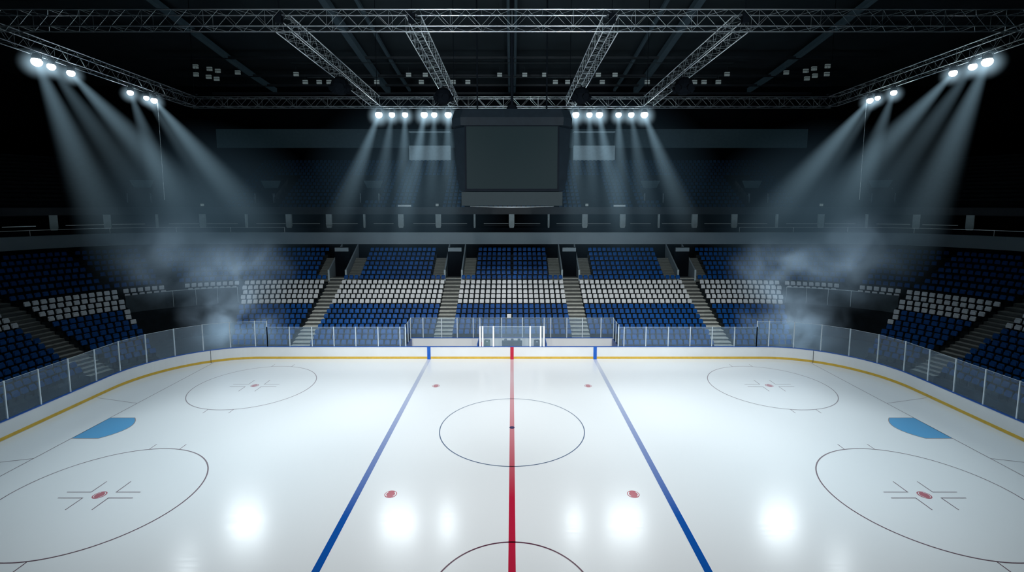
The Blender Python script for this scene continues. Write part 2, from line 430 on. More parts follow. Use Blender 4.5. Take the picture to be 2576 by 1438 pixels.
for s, w in ((-1, 'left'), (1, 'right')):
    far = [(s * x, FARY + OFF) for x in (9.72, 10.25, 12.25, 14.3, 16.3, 18.3, 20.35, 22.4)]
    glass_run(f'low rink glass on the far boards, {w} of the benches', far, 1.8)
    tall = [(s * 22.4, FARY + OFF + 0.0)] + arclen_points(CX + 3.0, CX + 90 + 12.5, OFF, 2.1, s)
    glass_run(f'tall rink glass round the {w} corner and end', tall, 2.35)

# ------------------------------------------------------------------ benches and scorer's box behind the far boards
BY = 16.2
bl = [(-9.8, BY), (-8.6, BY), (-6.8, BY), (-5.3, BY), (-3.75, BY), (-3.1, BY)]
glass_run('glass screen behind the left players bench', bl, 1.95, z0=1.30, m='glass2', name='bench_glass')
glass_run('glass screen behind the right players bench', [(-x, y) for x, y in bl], 1.95, z0=1.30, m='glass2', name='bench_glass')
glass_run('glass screen behind the scorers table', [(-3.1, BY + 0.02), (-1.0, BY + 0.02), (1.0, BY + 0.02), (3.1, BY + 0.02)], 1.95, z0=1.30, m='glass2', name='scorer_back_glass')
glass_run('white-posted glass screen in front of the scorers table', [(-2.92, FARY + OFF), (-2.68, FARY + OFF), (-1.70, FARY + OFF), (1.66, FARY + OFF), (2.62, FARY + OFF), (2.92, FARY + OFF)], 1.85, 'postw', 0.066, 'glass', name='scorer_front_glass')
for s, w in ((-1, 'left'), (1, 'right')):
    glass_run(f'slanting glass return at the {w} end of the benches', [(s * 9.80, FARY + 0.25), (s * 9.80, FARY + 1.4), (s * 9.8, BY - 0.12)], 1.95, m='glass2', name='return_glass')
    x0, x1 = sorted((s * 3.15, s * 9.78))
    b = empty('players_bench', ((x0 + x1) / 2, 15, 0)); tag(b, f'white-walled players bench enclosure {w} of the scorers table', 'bench')
    under(MB().box((x0, BY - 0.04, 0), (x1, BY + 0.04, 1.26)), b).build('back_wall', M['board'], b)
    under(MB().box((x0, BY - 0.07, 1.26), (x1, BY + 0.07, 1.30)), b).build('wall_cap', M['capblue'], b, label='blue wall cap')
    under(MB().box((x0 + .3, BY - 0.55, 0.42), (x1 - .3, BY - 0.2, 0.47)).box((x0 + .5, BY - 0.45, 0), (x0 + .6, BY - 0.3, 0.42)).box((x1 - .6, BY - 0.45, 0), (x1 - .5, BY - 0.3, 0.42)), b).build('bench_seat', M['dark'], b)
    under(MB().box((s * 3.16 - 0.05, FARY + 0.18, 0), (s * 3.16 + 0.05, BY - 0.08, 1.34)), b).build('side_wall', M['capblue'], b)
    under(MB().box((s * 9.74 - 0.04, FARY + 0.18, 0), (s * 9.74 + 0.04, BY - 0.08, 1.2)), b).build('end_wall', M['capblue'], b)
bx = empty('scorer_box', (0, 15, 0)); tag(bx, 'white back wall of the scorers box at centre ice', 'box')
under(MB().box((-3.05, BY - 0.04, 0), (3.05, BY + 0.04, 1.28)), bx).build('back_wall', M['board'], bx)
under(MB().box((-3.05, BY - 0.07, 1.28), (3.05, BY + 0.07, 1.31)), bx).build('wall_cap', M['capblue'], bx)
tb = empty('scorer_table', (0, 14.9, 0)); tag(tb, 'dark grey scorers table behind the red stripe', 'table')
under(MB().box((-0.95, 14.6, 1.26), (0.95, 15.2, 1.32)), tb).build('table_top', M['equip'], tb)
under(MB().box((-0.93, 14.62, 0.75), (0.93, 14.66, 1.26)), tb).build('front_panel', M['equip'], tb)
for x in (-0.85, 0.85):
    under(MB().box((x - 0.04, 14.7, 0), (x + 0.04, 15.1, 1.26)), tb).build('leg', M['equip'], tb)
for x, w in ((-0.6, 'left'), (0.02, 'middle'), (0.66, 'right')):
    mo = empty('desk_monitor', (x, 14.85, 1.32)); tag(mo, f'dark monitor on the scorers table, {w} one of three', 'monitor')
    MB().box((-0.10, -0.05, 0), (0.10, 0.05, 0.02)).box((-0.02, -0.02, 0.02), (0.02, 0.02, 0.08)).build('stand', M['equip'], mo)
    MB().prism([(-0.13, 0.06), (0.13, 0.06), (0.13, 0.22), (0.09, 0.26), (-0.09, 0.26), (-0.13, 0.22)], 1, -0.03, 0.03).build('screen', M['equip'], mo)
def small_case(x, w, h, m, lab, name='equipment_case'):
    o = empty(name, (x, 15.0, 0)); tag(o, lab, 'case')
    MB().prism([(-w / 2, 0), (w / 2, 0), (w / 2, h - 0.06), (w / 2 - 0.06, h), (-w / 2 + 0.06, h), (-w / 2, h - 0.06)], 1, -0.2, 0.2).build('case_body', M[m], o)
    MB().box((-0.06, -0.23, h - 0.12), (0.06, -0.2, h - 0.05)).build('latch', M['post'], o)
small_case(-2.35, 0.55, 1.40, 'green', 'dull green equipment case left of the scorers table')
small_case(2.35, 0.55, 1.38, 'equip', 'grey equipment case right of the scorers table')
small_case(-2.8, 0.14, 1.42, 'red', 'small reddish box at the left end of scorers box', 'small_box')
dk = empty('desk_lamp', (2.45, 15.0, 1.38)); tag(dk, 'grey desk lamp on the right equipment case', 'lamp')
MB().tube((0, 0, 0), (0, 0, 0.02), 0.07, 10).build('base', M['equip'], dk)
MB().tube((0, 0, 0.02), (0.0, 0, 0.16), 0.012, 6).build('stem', M['equip'], dk)
MB().lathe([(0.0, 0.24), (0.05, 0.22), (0.10, 0.15)], 12).build('shade', M['post'], dk)

# ------------------------------------------------------------------ seats
def seat_mb():
    """folded seat: leaning cut-corner back, pan folded up in front of it; the foot comes last"""
    b = MB(); w = 0.218
    pl = [(-w, 0.47), (w, 0.47), (w, 0.79), (w - 0.04, 0.84), (-w + 0.04, 0.84), (-w, 0.79)]
    b.add(MB().prism(pl, 1, 0.0, 0.035), Matrix(((1, 0, 0, 0), (0, 1, 0.18, 0.02), (0, 0, 1, 0), (0, 0, 0, 1))))
    v = w - 0.015
    pl = [(-v, 0.44), (v, 0.44), (v + 0.005, 0.66), (v - 0.04, 0.73), (-v + 0.04, 0.73), (-v - 0.005, 0.66)]
    b.add(MB().prism(pl, 1, 0.0, 0.045), Matrix(((1, 0, 0, 0), (0, 1, 0.10, -0.02), (0, 0, 1, 0), (0, 0, 0, 1))))
    b.box((-0.05, 0.10, 0.0), (0.05, 0.16, 0.46))
    return b
def seat_low():
    w = 0.218; b = MB()
    f = [(-w, -0.0, 0.44), (w, -0.0, 0.44), (w, 0.05, 0.70), (w - 0.04, 0.15, 0.84), (-w + 0.04, 0.15, 0.84), (-w, 0.05, 0.70)]
    bk = [(x, y + 0.06, z) for x, y, z in f]
    b.v = f + bk; n = 6
    b.f = [tuple(range(n)), tuple(reversed(range(n, 2 * n)))] + [((k + 1) % n, k, n + k, n + (k + 1) % n) for k in range(n)]
    return b
SEAT, SLOW = seat_mb(), seat_low()
AIS = 0.9   # half width of an aisle
AISLES = [6.83, 20.35]              # aisle centres on the straight, metres
CORN = CX + 75.0                     # aisle in the corner, degrees
TUN0, TUN1 = CX + 22.0, CX + 52.5
def arc_seats(a0, a1, k, sgn, pitch=0.593, margin=0.0):
    S = samples(a0, a1); P = []
    for i in range(len(S) - 1):
        for j in range(5): P.append(bowl(S[i] + (S[i + 1] - S[i]) * j / 5, k, sgn))
    P.append(bowl(a1, k, sgn))
    seg_ = [math.hypot(q[0] - p[0], q[1] - p[1]) for p, q in zip(P[:-1], P[1:])]; L = sum(seg_)
    n = int((L - 2 * margin) / pitch + 0.25)
    out = []; 
    if n <= 0: return out
    st = (L - n * pitch) / 2 + pitch / 2
    for i in range(n):
        d = st + i * pitch; j = 0
        while j < len(seg_) - 1 and d > seg_[j]: d -= seg_[j]; j += 1
        p, q = P[j], P[j + 1]; t = d / seg_[j]
        x, y = p[0] + (q[0] - p[0]) * t, p[1] + (q[1] - p[1]) * t
        tx, ty = (q[0] - p[0]) / seg_[j], (q[1] - p[1]) / seg_[j]
        if sgn < 0: tx, ty = -tx, -ty
        out.append((x, y, math.atan2(ty, tx)))
    return out
def ang_half(a, k, w):
    """half width w metres as degrees at row k of the corner"""
    p = bowl(a, k); r = math.hypot(p[0] - CX, p[1] - CY); return math.degrees(w / r)
VOM = 14                              # rows from here up are cut by the stair mouths
def blocks(sgn, k):
    """(name, a0, a1) of the seat blocks in row k on one side"""
    w = {-1: 'left', 1: 'right'}[sgn]; out = []
    cut = 1.05 + 1.45
    e1 = AISLES[0] + (AIS if k < VOM else cut); e2 = AISLES[1] - (AIS if k < VOM else cut)
    out.append((f'first block {w} of centre', e1, e2))
    c0 = AISLES[1] + (AIS if k < VOM else cut)
    top = k >= 11
    out.append((f'second block {w} of centre', c0, TUN0))
    if top:
        h = ang_half(CX + 40, k, 0.75)
        out.append((f'{w} corner block above the tunnel', TUN0 + 0.6, CX + 40 - h))
        out.append((f'{w} corner block beside the stairs', CX + 40 + h, TUN1))
    h = ang_half(CORN, k, AIS)
    out.append((f'{w} corner block', TUN1 + (0.7 if top else 0.0), CORN - h))
    out.append((f'{w} end block', CORN + h, CX + 90 + 9.0))
    return out
def centre_block(k):
    e = AISLES[0] - (AIS if k < VOM else 2.5); return e
NROW = 20
seats = []   # (white?, x, y, z, rz, row, block, index)
def is_white(k, blk=''): return 8 <= k <= 12 if 'corner block' != blk[-12:] or 'above' in blk else 9 <= k <= 12
for k in range(NROW):
    e = centre_block(k)
    if k >= 2:
        left = arc_seats(0.0, e, k, -1); right = arc_seats(0.0, e, k, 1)
        row = list(reversed(left)) + right
        for i, p in enumerate(row): seats.append((8 <= k <= 12 or (k == 5 and i == len(row) // 2 - 1), p[0], p[1], T(k), p[2], k, 'centre block', i))
    for sgn in (-1, 1):
        for blk, a0, a1 in blocks(sgn, k):
            if k < 2 and blk.startswith('first'): a0 = 10.3
            row = arc_seats(a0, a1, k, sgn)
            if sgn < 0: row = list(reversed(row))
            corner = blk.endswith('corner block') or blk.endswith('end block') or 'beside' in blk
            for i, p in enumerate(row):
                wht = (9 <= k <= 12) if corner else (8 <= k <= 12)
                edge = (i == len(row) - 1) if sgn < 0 else (i == 0)
                if blk.endswith(' corner block') and edge and 6 <= k <= 10: wht = True
                seats.append((wht, p[0], p[1], T(k), p[2], k, blk, i))
# the lone white seat low in the centre block
ORD = 'first second third fourth fifth sixth seventh eighth ninth tenth eleventh twelfth thirteenth fourteenth fifteenth sixteenth seventeenth eighteenth nineteenth twentieth'.split()
def ordw(n):
    n += 1
    if n <= 20: return ORD[n - 1]
    tens = {2: 'twenty', 3: 'thirty', 4: 'forty'}[n // 10]
    return {2: 'twentieth', 3: 'thirtieth', 4: 'fortieth'}[n // 10] if n % 10 == 0 else tens + '-' + ORD[n % 10 - 1]
def rowname(k, wht):
    if 8 <= k <= 12: return ['bottom white row', 'second white row', 'middle white row', 'fourth white row', 'top white row'][k - 8]
    if k < 8: return f'{ordw(7 - k)} row below the white'
    return f'{ordw(k - 13)} row above the white'
def vis(s):
    px, py, zc = proj((s[1], s[2], s[3] + 0.6)); return zc if (5 < px < 2571 and py > 0 and zc > 0) else 1e9
def brightness_rank(s):
    zc = vis(s)
    return zc
KEEP = {}
for wht in (True, False):
    idx = [i for i, s in enumerate(seats) if s[0] == wht and vis(s) < 1e8]
    idx.sort(key=lambda i: vis(seats[i]) + (4.0 if not (seats[i][5] > 1) else 0)); KEEP[wht] = set(idx[:300])
base = {}
rest = {True: MB(), False: MB()}
for i, s in enumerate(seats):
    wht, x, y, z, rz, k, blk, ix = s
    if i in KEEP[wht]:
        nm = 'white_stadium_seat' if wht else 'blue_stadium_seat'
        if wht not in base:
            o = SEAT.build(nm, M['seat_w' if wht else 'seat_b']); base[wht] = o
            o.data.materials.append(M['black'])
            for f in o.data.polygons[-6:]: f.material_index = 1
        else: o = base[wht].copy(); COL.objects.link(o)
        o.location = (x, y, z); o.rotation_euler = (0, 0, rz)
        c = 'white' if wht else 'blue'
        tag(o, f'{c} seat, {ordw(ix)} from left, {rowname(k, wht)}, {blk}', 'seat', f'{c} seats of the lower stand')
    elif vis(s) < 1e8 or (abs(x) < 52):
        rest[wht].add(SLOW, Matrix.Translation((x, y, z)) @ Matrix.Rotation(rz, 4, 'Z'))
tag(rest[True].build('white_seating', M['seat_w']), 'more distant white seats of the lower stand', 'seating', kind='stuff')
tag(rest[False].build('blue_seating', M['seat_b']), 'more distant blue seats of the lower stand', 'seating', kind='stuff')

# ------------------------------------------------------------------ lower terraces, stairs, stair mouths, tunnels
def terrace(bounds, k0, k1, sgn, name, label, m='concrete2', front=True):
    """stepped concrete between a0(k) and a1(k)"""
    b = MB()
    for k in range(k0, k1):
        a0, a1 = bounds(k)
        if a1 - a0 < 0.05: continue
        S = samples(a0, a1)
        inn = [bowl(a, k - 0.5 if k > 0 else -0.45, sgn) for a in S]; out = [bowl(a, k + 0.5, sgn) for a in S]
        zl = (T(k - 1) if k > k0 else (-0.12 if front else T(k) - 0.3))
        for j in range(len(S) - 1):
            p, q, r_, s_ = inn[j], inn[j + 1], out[j + 1], out[j]
            b.quad((*p, T(k)), (*q, T(k)), (*r_, T(k)), (*s_, T(k)))
            b.quad((*p, zl), (*q, zl), (*q, T(k)), (*p, T(k)))
        for e, (p, s_) in ((0, (inn[0], out[0])), (1, (inn[-1], out[-1]))):
            zz = -0.12 if front else T(k) - 0.6
            b.quad((*p, zz), (*s_, zz), (*s_, T(k)), (*p, T(k)))
    return structure(b.build(name, M[m]), label)
def bnd(i, sgn):
    def f(k):
        bl_ = blocks(sgn, k)
        if i >= len(bl_): return (0, 0)
        a0, a1 = bl_[i][1], bl_[i][2]
        if i == 0 and k < 2: a0 = 10.3
        return (a0, a1)
    return f
for sgn, w in ((-1, 'left'), (1, 'right')):
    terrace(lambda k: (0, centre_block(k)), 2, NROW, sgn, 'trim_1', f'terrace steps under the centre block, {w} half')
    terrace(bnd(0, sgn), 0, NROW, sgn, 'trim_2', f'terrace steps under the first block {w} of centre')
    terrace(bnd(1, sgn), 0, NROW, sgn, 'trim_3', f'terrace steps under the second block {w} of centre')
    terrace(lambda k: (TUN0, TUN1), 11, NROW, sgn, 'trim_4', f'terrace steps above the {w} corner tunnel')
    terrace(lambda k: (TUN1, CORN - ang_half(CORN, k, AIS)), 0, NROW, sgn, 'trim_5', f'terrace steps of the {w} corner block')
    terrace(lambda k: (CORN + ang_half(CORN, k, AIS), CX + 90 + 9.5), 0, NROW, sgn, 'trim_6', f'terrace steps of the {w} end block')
    # tunnel
    pa = [bowl(a, 10.45, sgn) for a in samples(TUN0, TUN1)]
    b = MB()
    for p, q in zip(pa[:-1], pa[1:]): b.quad((*p, T(11) - 1.0), (*q, T(11) - 1.0), (*q, T(11) + 0.75), (*p, T(11) + 0.75))
    structure(b.build('wall_tunnel_head', M['concrete']), f'dark concrete parapet over the {w} corner tunnel')
    pb = [bowl(a, 13.0, sgn) for a in samples(TUN0, TUN1)]
    b = MB()
    for p, q in zip(pb[:-1], pb[1:]): b.quad((*p, -0.12), (*q, -0.12), (*q, T(11)), (*p, T(11)))
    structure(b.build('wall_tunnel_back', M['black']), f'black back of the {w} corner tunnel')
    ra = [bowl(a, 10.4, sgn) for a in samples(TUN0 + 1, CX + 43)]
    rl = empty('tunnel_railing', (*ra[0], T(11))); tag(rl, f'thin metal railing over the {w} corner tunnel', 'railing')
    under(MB().path([(*p, T(11) + 0.80) for p in ra], 0.035), rl).build('top_rail', M['rail'], rl)
    for p in ra[::2]: under(MB().tube((*p, T(11) - 0.9), (*p, T(11) + 0.8), 0.02, 5), rl).build('post', M['rail'], rl)
    # aisles on the straight
    for xi, xa in enumerate(AISLES):
        x0, x1 = sgn * xa - AIS, sgn * xa + AIS
        st = empty('aisle_stairs', (sgn * xa, bowl(0, 0)[1], 0)); structure(st, f'concrete steps of the {("first", "second")[xi]} aisle {w} of centre')
        N = 19; tr, ri = MB(), MB()
        start = 3 if xi == 0 else 0
        for i in range(start, N + 1):
            k = -0.5 + (VOM) * i / N; k2 = -0.5 + VOM * (i + 1) / N
            y0, y1, z = bowl(0, k)[1], bowl(0, k2)[1], T(max(0, k + 0.5)); zp = T(max(0, k + 0.5 - VOM / N))
            if i == start: zp = -0.12
            tr.box((x0, y0 - 0.03, z - 0.05), (x1, y1, z))
            ri.quad((x0, y0 + 0.01, zp), (x1, y0 + 0.01, zp), (x1, y0 + 0.01, z - 0.05), (x0, y0 + 0.01, z - 0.05))
        under(tr, st).build('tread', M['step'], st); under(ri, st).build('riser', M['riser'], st)
        # stair mouth
        yf, yb = bowl(0, VOM - 0.5)[1], bowl(0, NROW - 0.4)[1]; zf = T(VOM) - 0.05; zt = 9.05
        vm = empty('stair_mouth', (sgn * xa, yf, zf)); structure(vm, f'walled opening at the top of the {("first", "second")[xi]} aisle {w} of centre')
        for e in (-1, 1):
            xw = sgn * xa + e * 1.0
            prof = [(yf, zf - 0.3), (yf, zf + 1.0), (yf + 0.5, zf + 1.25), (yb, zt + 0.1), (yb, zf - 0.3)]
            under(MB().prism(prof, 0, xw - 0.08, xw + 0.08), vm).build('wing_wall', M['fascia'], vm)
            under(MB().box((xw - 0.1, yf - 0.04, zf - 0.2), (xw + 0.1, yf + 0.05, zf + 1.05)), vm).build('wall_end', M['pillar'], vm)
        under(MB().quad((x0, yf + 1.9, zf), (x1, yf + 1.9, zf), (x1, yf + 1.9, zt), (x0, yf + 1.9, zt)), vm).build('door_opening', M['black'], vm)  # black sheet stands for the dark inside the doorway
        under(MB().box((x0, yf, zf - 0.1), (x1, yb, zf)), vm).build('landing', M['concrete'], vm)
        under(MB().box((x0 + 0.1, yf + 1.6, zt - 0.50), (x1 - 0.1, yf + 1.85, zt - 0.05)), vm).build('lintel', M['fascia'], vm)
        for e in (-1, 1):   # side stairs beside the mouth
            xs = sgn * xa + e * 1.8; tr = MB(); NS = 14
            for i in range(NS):
                k = VOM - 0.5 + i * (4.6 / NS); k2 = VOM - 0.5 + (i + 1) * 4.6 / NS
                tr.box((xs - 0.68, bowl(0, k)[1], T(VOM) - 0.4), (xs + 0.68, bowl(0, k2)[1], T(k + 0.5)))
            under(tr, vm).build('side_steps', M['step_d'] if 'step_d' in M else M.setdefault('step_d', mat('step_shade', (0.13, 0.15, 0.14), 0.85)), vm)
    # corner aisle
    st = empty('aisle_stairs', (*bowl(CORN, 0, sgn), 0)); structure(st, f'steps of the {w} corner aisle')
    tr, ri = MB(), MB(); N = 28
    for i in range(N):
        k = -0.5 + 19.0 * i / N; k2 = -0.5 + 19.0 * (i + 1) / N
        c0 = Vector(bowl(CORN, k, sgn)); c1 = Vector(bowl(CORN, k2, sgn)); d = (c1 - c0).normalized(); n = Vector((-d.y, d.x)) * AIS
        z = T(max(0, k + 0.5)); zp = -0.12 if i == 0 else T(max(0, k + 0.5 - 19.0 / N))
        p, q, r_, s_ = c0 - n, c0 + n, c1 + n, c1 - n
        tr.quad((*p, z), (*q, z), (*r_, z), (*s_, z)); ri.quad((*p, zp), (*q, zp), (*q, z), (*p, z))
    under(tr, st).build('tread', M['step'], st); under(ri, st).build('riser', M['riser'], st)
# handrail bits
# ------------------------------------------------------------------ balcony front, pillars, counters
FZ0, FZ1 = 9.15, 10.62
ang = [0, 8, 16, CX] + [CX + t for t in range(3, 91, 3)] + [CX + 90 + 12, CX + 90 + 20]
fp = [fascia_pt(a, 0.0) for a in ang]; fpath = [(-x, y) for x, y in reversed(fp)] + fp[1:]; FN = normals(fpath)
structure(sweep(fpath, FN, 0, 0.35, FZ0, FZ1).build('trim_7', M['fascia']), 'grey balcony front band round the arena')
structure(sweep(fpath, FN, -0.05, 0.0, FZ1 - 0.12, FZ1).build('trim_8', M['fascia']), 'pale lip of the balcony front')
structure(sweep(fpath, FN, 0.0, 6.0, FZ0 - 0.3, FZ0 - 0.02).build('trim_9', M['black']), 'dark balcony slab')
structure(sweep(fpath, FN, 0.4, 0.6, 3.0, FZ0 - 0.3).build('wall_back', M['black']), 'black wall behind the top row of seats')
structure(sweep(fpath, FN, 0.5, 0.55, FZ1, 11.15).build('wall_parapet', M['black']), 'black parapet above the balcony front')
structure(sweep(fpath, FN, 5.5, 5.6, FZ1, 13.0).build('wall_concourse', M['black']), 'black back wall of the balcony gallery')
structure(sweep(fpath, FN, 3.2, 6.0, 12.85, 13.05).build('trim_10', M['dark']), 'dark underside of the upper stand')
structure(sweep(fpath, FN, 3.0, 3.2, 12.85, 13.75).build('trim_11', M['dark']), 'dark front edge of the upper stand')
def find_a(px, off, z, path_fn=fascia_pt):
    sgn = -1 if px < 1288 else 1; lo, hi = 0.0, CX + 90
    for _ in range(50):
        mid = (lo + hi) / 2; p = path_fn(mid, off, sgn); q = proj((p[0], p[1], z))
        if (q[0] - px) * sgn > 0: hi = mid
        else: lo = mid
    return lo, sgn
PIL = [(135, 1), (270, 1), (395, 0), (510, 1), (620, 0), (727, 1), (828, 1), (917, 0), (1009, 1), (1103, 1), (1194, 0), (1287, 1), (1380, 0), (1471, 1), (1566, 1), (1657, 0), (1747, 1), (1847, 1), (1954, 0), (2065, 1), (2180, 0), (2305, 1), (2440, 1)]
for i, (px, wd) in enumerate(PIL):
    a, sgn = find_a(px, 2.9, 12); p = fascia_pt(a, 2.9, sgn); p2 = fascia_pt(a + 0.5, 2.9, sgn)
    rz = math.atan2(p2[1] - p[1], p2[0] - p[0]); h = 0.36 if wd else 0.12
    o = empty('gallery_pillar', (p[0], p[1], 11.0), rz)
    tag(o, f'{"broad" if wd else "slim"} grey gallery pillar, {ordw(i)} from left in the balcony row', 'pillar', 'gallery pillars above the balcony front')
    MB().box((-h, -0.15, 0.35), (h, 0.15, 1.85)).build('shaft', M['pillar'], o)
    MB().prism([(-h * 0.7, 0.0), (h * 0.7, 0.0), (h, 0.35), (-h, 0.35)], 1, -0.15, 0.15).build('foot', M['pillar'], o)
CNT = [(5, 90), (165, 262), (282, 365), (425, 500), (520, 598), (645, 718), (736, 805), (820, 900), (940, 990), (1040, 1095), (1111, 1175), (1217, 1279), (1295, 1359), (1400, 1463), (1479, 1536), (1585, 1637), (1665, 1740), (1772, 1838), (1856, 1930), (1978, 2055), (2075, 2152), (2205, 2290), (2320, 2410)]
for i, (a_, b_) in enumerate(CNT):
    a0, sgn = find_a(a_, 2.7, 11.6); a1, _ = find_a(b_, 2.7, 11.6)
    P = [fascia_pt(a0 + (a1 - a0) * t / 4, 2.7, sgn) for t in range(5)]
    o = empty('gallery_counter', (P[0][0], P[0][1], 11.6)); tag(o, f'thin pale gallery counter edge, {ordw(i)} from left between the pillars', 'counter', 'gallery counters above the balcony front')
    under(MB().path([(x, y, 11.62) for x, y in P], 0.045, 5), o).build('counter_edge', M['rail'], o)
    under(MB().path([(x, y, 11.35) for x, y in (P[0], P[-1])], 0.02, 4), o).build('lower_rail', M['dark'], o)
for s, w in ((-1, 'left'), (1, 'right')):
    P = [fascia_pt(a, 0.3, s) for a in [CX + t for t in (10, 16, 22, 28, 34, 40, 46, 52, 58, 64, 70, 78)]]
    o = empty('balcony_railing', (P[0][0], P[0][1], FZ1)); tag(o, f'thin bright railing along the {w} balcony front', 'railing')
    under(MB().path([(x, y, 11.25) for x, y in P], 0.03, 5), o).build('top_rail', M['rail'], o)
    for p in P[::2]: under(MB().tube((p[0], p[1], FZ1), (p[0], p[1], 11.25), 0.02, 5), o).build('post', M['rail'], o)

# ------------------------------------------------------------------ upper stand
UR, UD, UZ = 15, 0.85, 0.52
def upt(a, k, sgn=1): return fascia_pt(a, 3.6 + UD * k, sgn)
b = MB()
S = [0, 8, 16, CX] + [CX + t for t in range(4, 89, 4)]
for sgn in (-1, 1):
    for k in range(UR):
        z = 13.3 + UZ * k
        for q0, q1 in zip(S[:-1], S[1:]):
            p, q = upt(q0, k - 0.5, sgn), upt(q1, k - 0.5, sgn); r_, s_ = upt(q1, k + 0.5, sgn), upt(q0, k + 0.5, sgn)
            b.quad((*p, z), (*q, z), (*r_, z), (*s_, z)); b.quad((*p, z - UZ), (*q, z - UZ), (*q, z), (*p, z))
structure(b.build('trim_12', M['concrete2']), 'dark terrace steps of the upper stand')
b = MB()
UV = [0.0, 21.8, 39.0, 52.0]        # stair mouths in the upper stand, metres along
def near_vom(x): return any(abs(abs(x) - v) < 1.9 for v in (10.9, 21.8, 33.0))
for sgn in (-1, 1):
    for k in range(UR):
        row = []
        x = 0.3
        while x < 38.5:
            y = upt(min(x, CX), k)[1]
            if x <= FX and not (near_vom(x) and k < 9) and k < UR - 1 and abs(x - 16.4) > 0.6 and abs(x - 5.4) > 0.6: b.add(SLOW, Matrix.Translation((sgn * x, y, 13.3 + UZ * k)))
            x += 0.62
tag(b.build('upper_seating', M['seat_u']), 'dim blue seats of the upper stand under the roof', 'seating', kind='stuff')
# stair mouths of the upper stand
for i, (px, py) in enumerate(((350, 460), (665, 475), (930, 480), (1645, 480), (1908, 475), (2222, 460))):
    a, sgn = find_a(px, 5.2, 15.2); p = fascia_pt(a, 5.2, sgn); p2 = fascia_pt(a + 0.5, 5.2, sgn)
    rz = math.atan2(p2[1] - p[1], p2[0] - p[0]); rz = rz if sgn > 0 else rz + math.pi
    o = empty('upper_stair_mouth', (p[0], p[1], 13.9), rz); structure(o, f'boxed stair mouth in the upper stand, {ordw(i)} from left')
    MB().box((-1.2, 0, 0.3), (1.2, 2.2, 2.2)).build('opening', M['black'], o)  # black block imitates the dark inside of the stair mouth
    for e in (-1, 1):
        MB().box((e * 1.25 - 0.06, -0.06, 0.3), (e * 1.25 + 0.06, 0.3, 1.7)).build('jamb', M['fascia'], o)
        MB().prism([(0, 0.0), (0, 1.2), (4.2, 3.8), (4.2, 0.0)], 0, e * 1.32 - 0.05, e * 1.32 + 0.05).build('wing_wall', M['concrete'], o)
    MB().prism([(-0.9, 2.5), (0.9, 2.5), (1.35, 3.5), (-1.35, 3.5)], 1, 1.9, 2.1).build('hood', M['upwall'], o)
# small pale things on the upper stand front
for px, w, nm, lab in ((1018, 1.75, 'sign_strip', 'pale blank sign strip on the upper stand front, left of the scoreboard'), (1558, 1.55, 'sign_strip', 'pale blank sign strip on the upper stand front, right of the scoreboard')):
    a, sgn = find_a(px, 3.0, 13.8); p = fascia_pt(a, 2.95, sgn)
    o = empty(nm, (p[0], p[1], 13.75)); tag(o, lab, 'sign'); MB().box((-w / 2, -0.05, 0.08), (w / 2, 0, 0.30)).build('panel', M['rail'], o); MB().box((-w / 2 + .2, 0, 0), (-w / 2 + .25, 0.05, 0.2)).box((w / 2 - .25, 0, 0), (w / 2 - .2, 0.05, 0.2)).build('bracket', M['dark'], o)
for i, px in enumerate((510, 1100, 1476, 2065)):
    a, sgn = find_a(px, 3.0, 13.8); p = fascia_pt(a, 2.95, sgn)
    o = empty('wall_floodlight', (p[0], p[1], 13.75)); tag(o, f'small pale floodlight on the upper stand edge, {ordw(i)} from left', 'light', 'small floodlights on the upper stand edge')
    MB().box((-0.18, -0.12, 0.16), (0.18, 0.06, 0.46)).build('housing', M['pale'], o); MB().box((-0.05, -0.03, 0), (0.05, 0.03, 0.16)).build('bracket', M['dark'], o)
# walls and booths over the upper stand
YW = upt(0, UR)[1]
structure(MB().box((-75, YW + 3.5, 15), (75, YW + 3.9, 36)).build('wall_far', M['black']), 'black far wall of the hall')
structure(MB().box((-75, -16, -0.6), (-74.6, YW + 3.9, 36)).build('wall_left', M['black']), 'black left wall of the hall')
structure(MB().box((74.6, -16, -0.6), (75, YW + 3.9, 36)).build('wall_right', M['black']), 'black right wall of the hall')
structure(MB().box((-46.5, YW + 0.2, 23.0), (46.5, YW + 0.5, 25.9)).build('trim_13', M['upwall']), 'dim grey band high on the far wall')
for s, w in ((-1, 'left'), (1, 'right')):
    x0, x1 = sorted((s * 9.6, s * 16.0))
    o = empty('press_booth', ((x0 + x1) / 2, YW, 21.0)); tag(o, f'pale grey press booth high up {w} of the scoreboard', 'booth')
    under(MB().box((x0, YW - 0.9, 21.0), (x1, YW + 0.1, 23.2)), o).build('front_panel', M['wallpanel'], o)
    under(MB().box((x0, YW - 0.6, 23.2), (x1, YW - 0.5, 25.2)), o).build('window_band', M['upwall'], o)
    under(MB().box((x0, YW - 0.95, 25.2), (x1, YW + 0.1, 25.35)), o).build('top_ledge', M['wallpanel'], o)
    under(MB().box((x0, YW - 0.9, 23.2), (x0 + 0.15, YW + 0.1, 25.2)).box((x1 - 0.15, YW - 0.9, 23.2), (x1, YW + 0.1, 25.2)), o).build('side_post', M['upwall'], o)

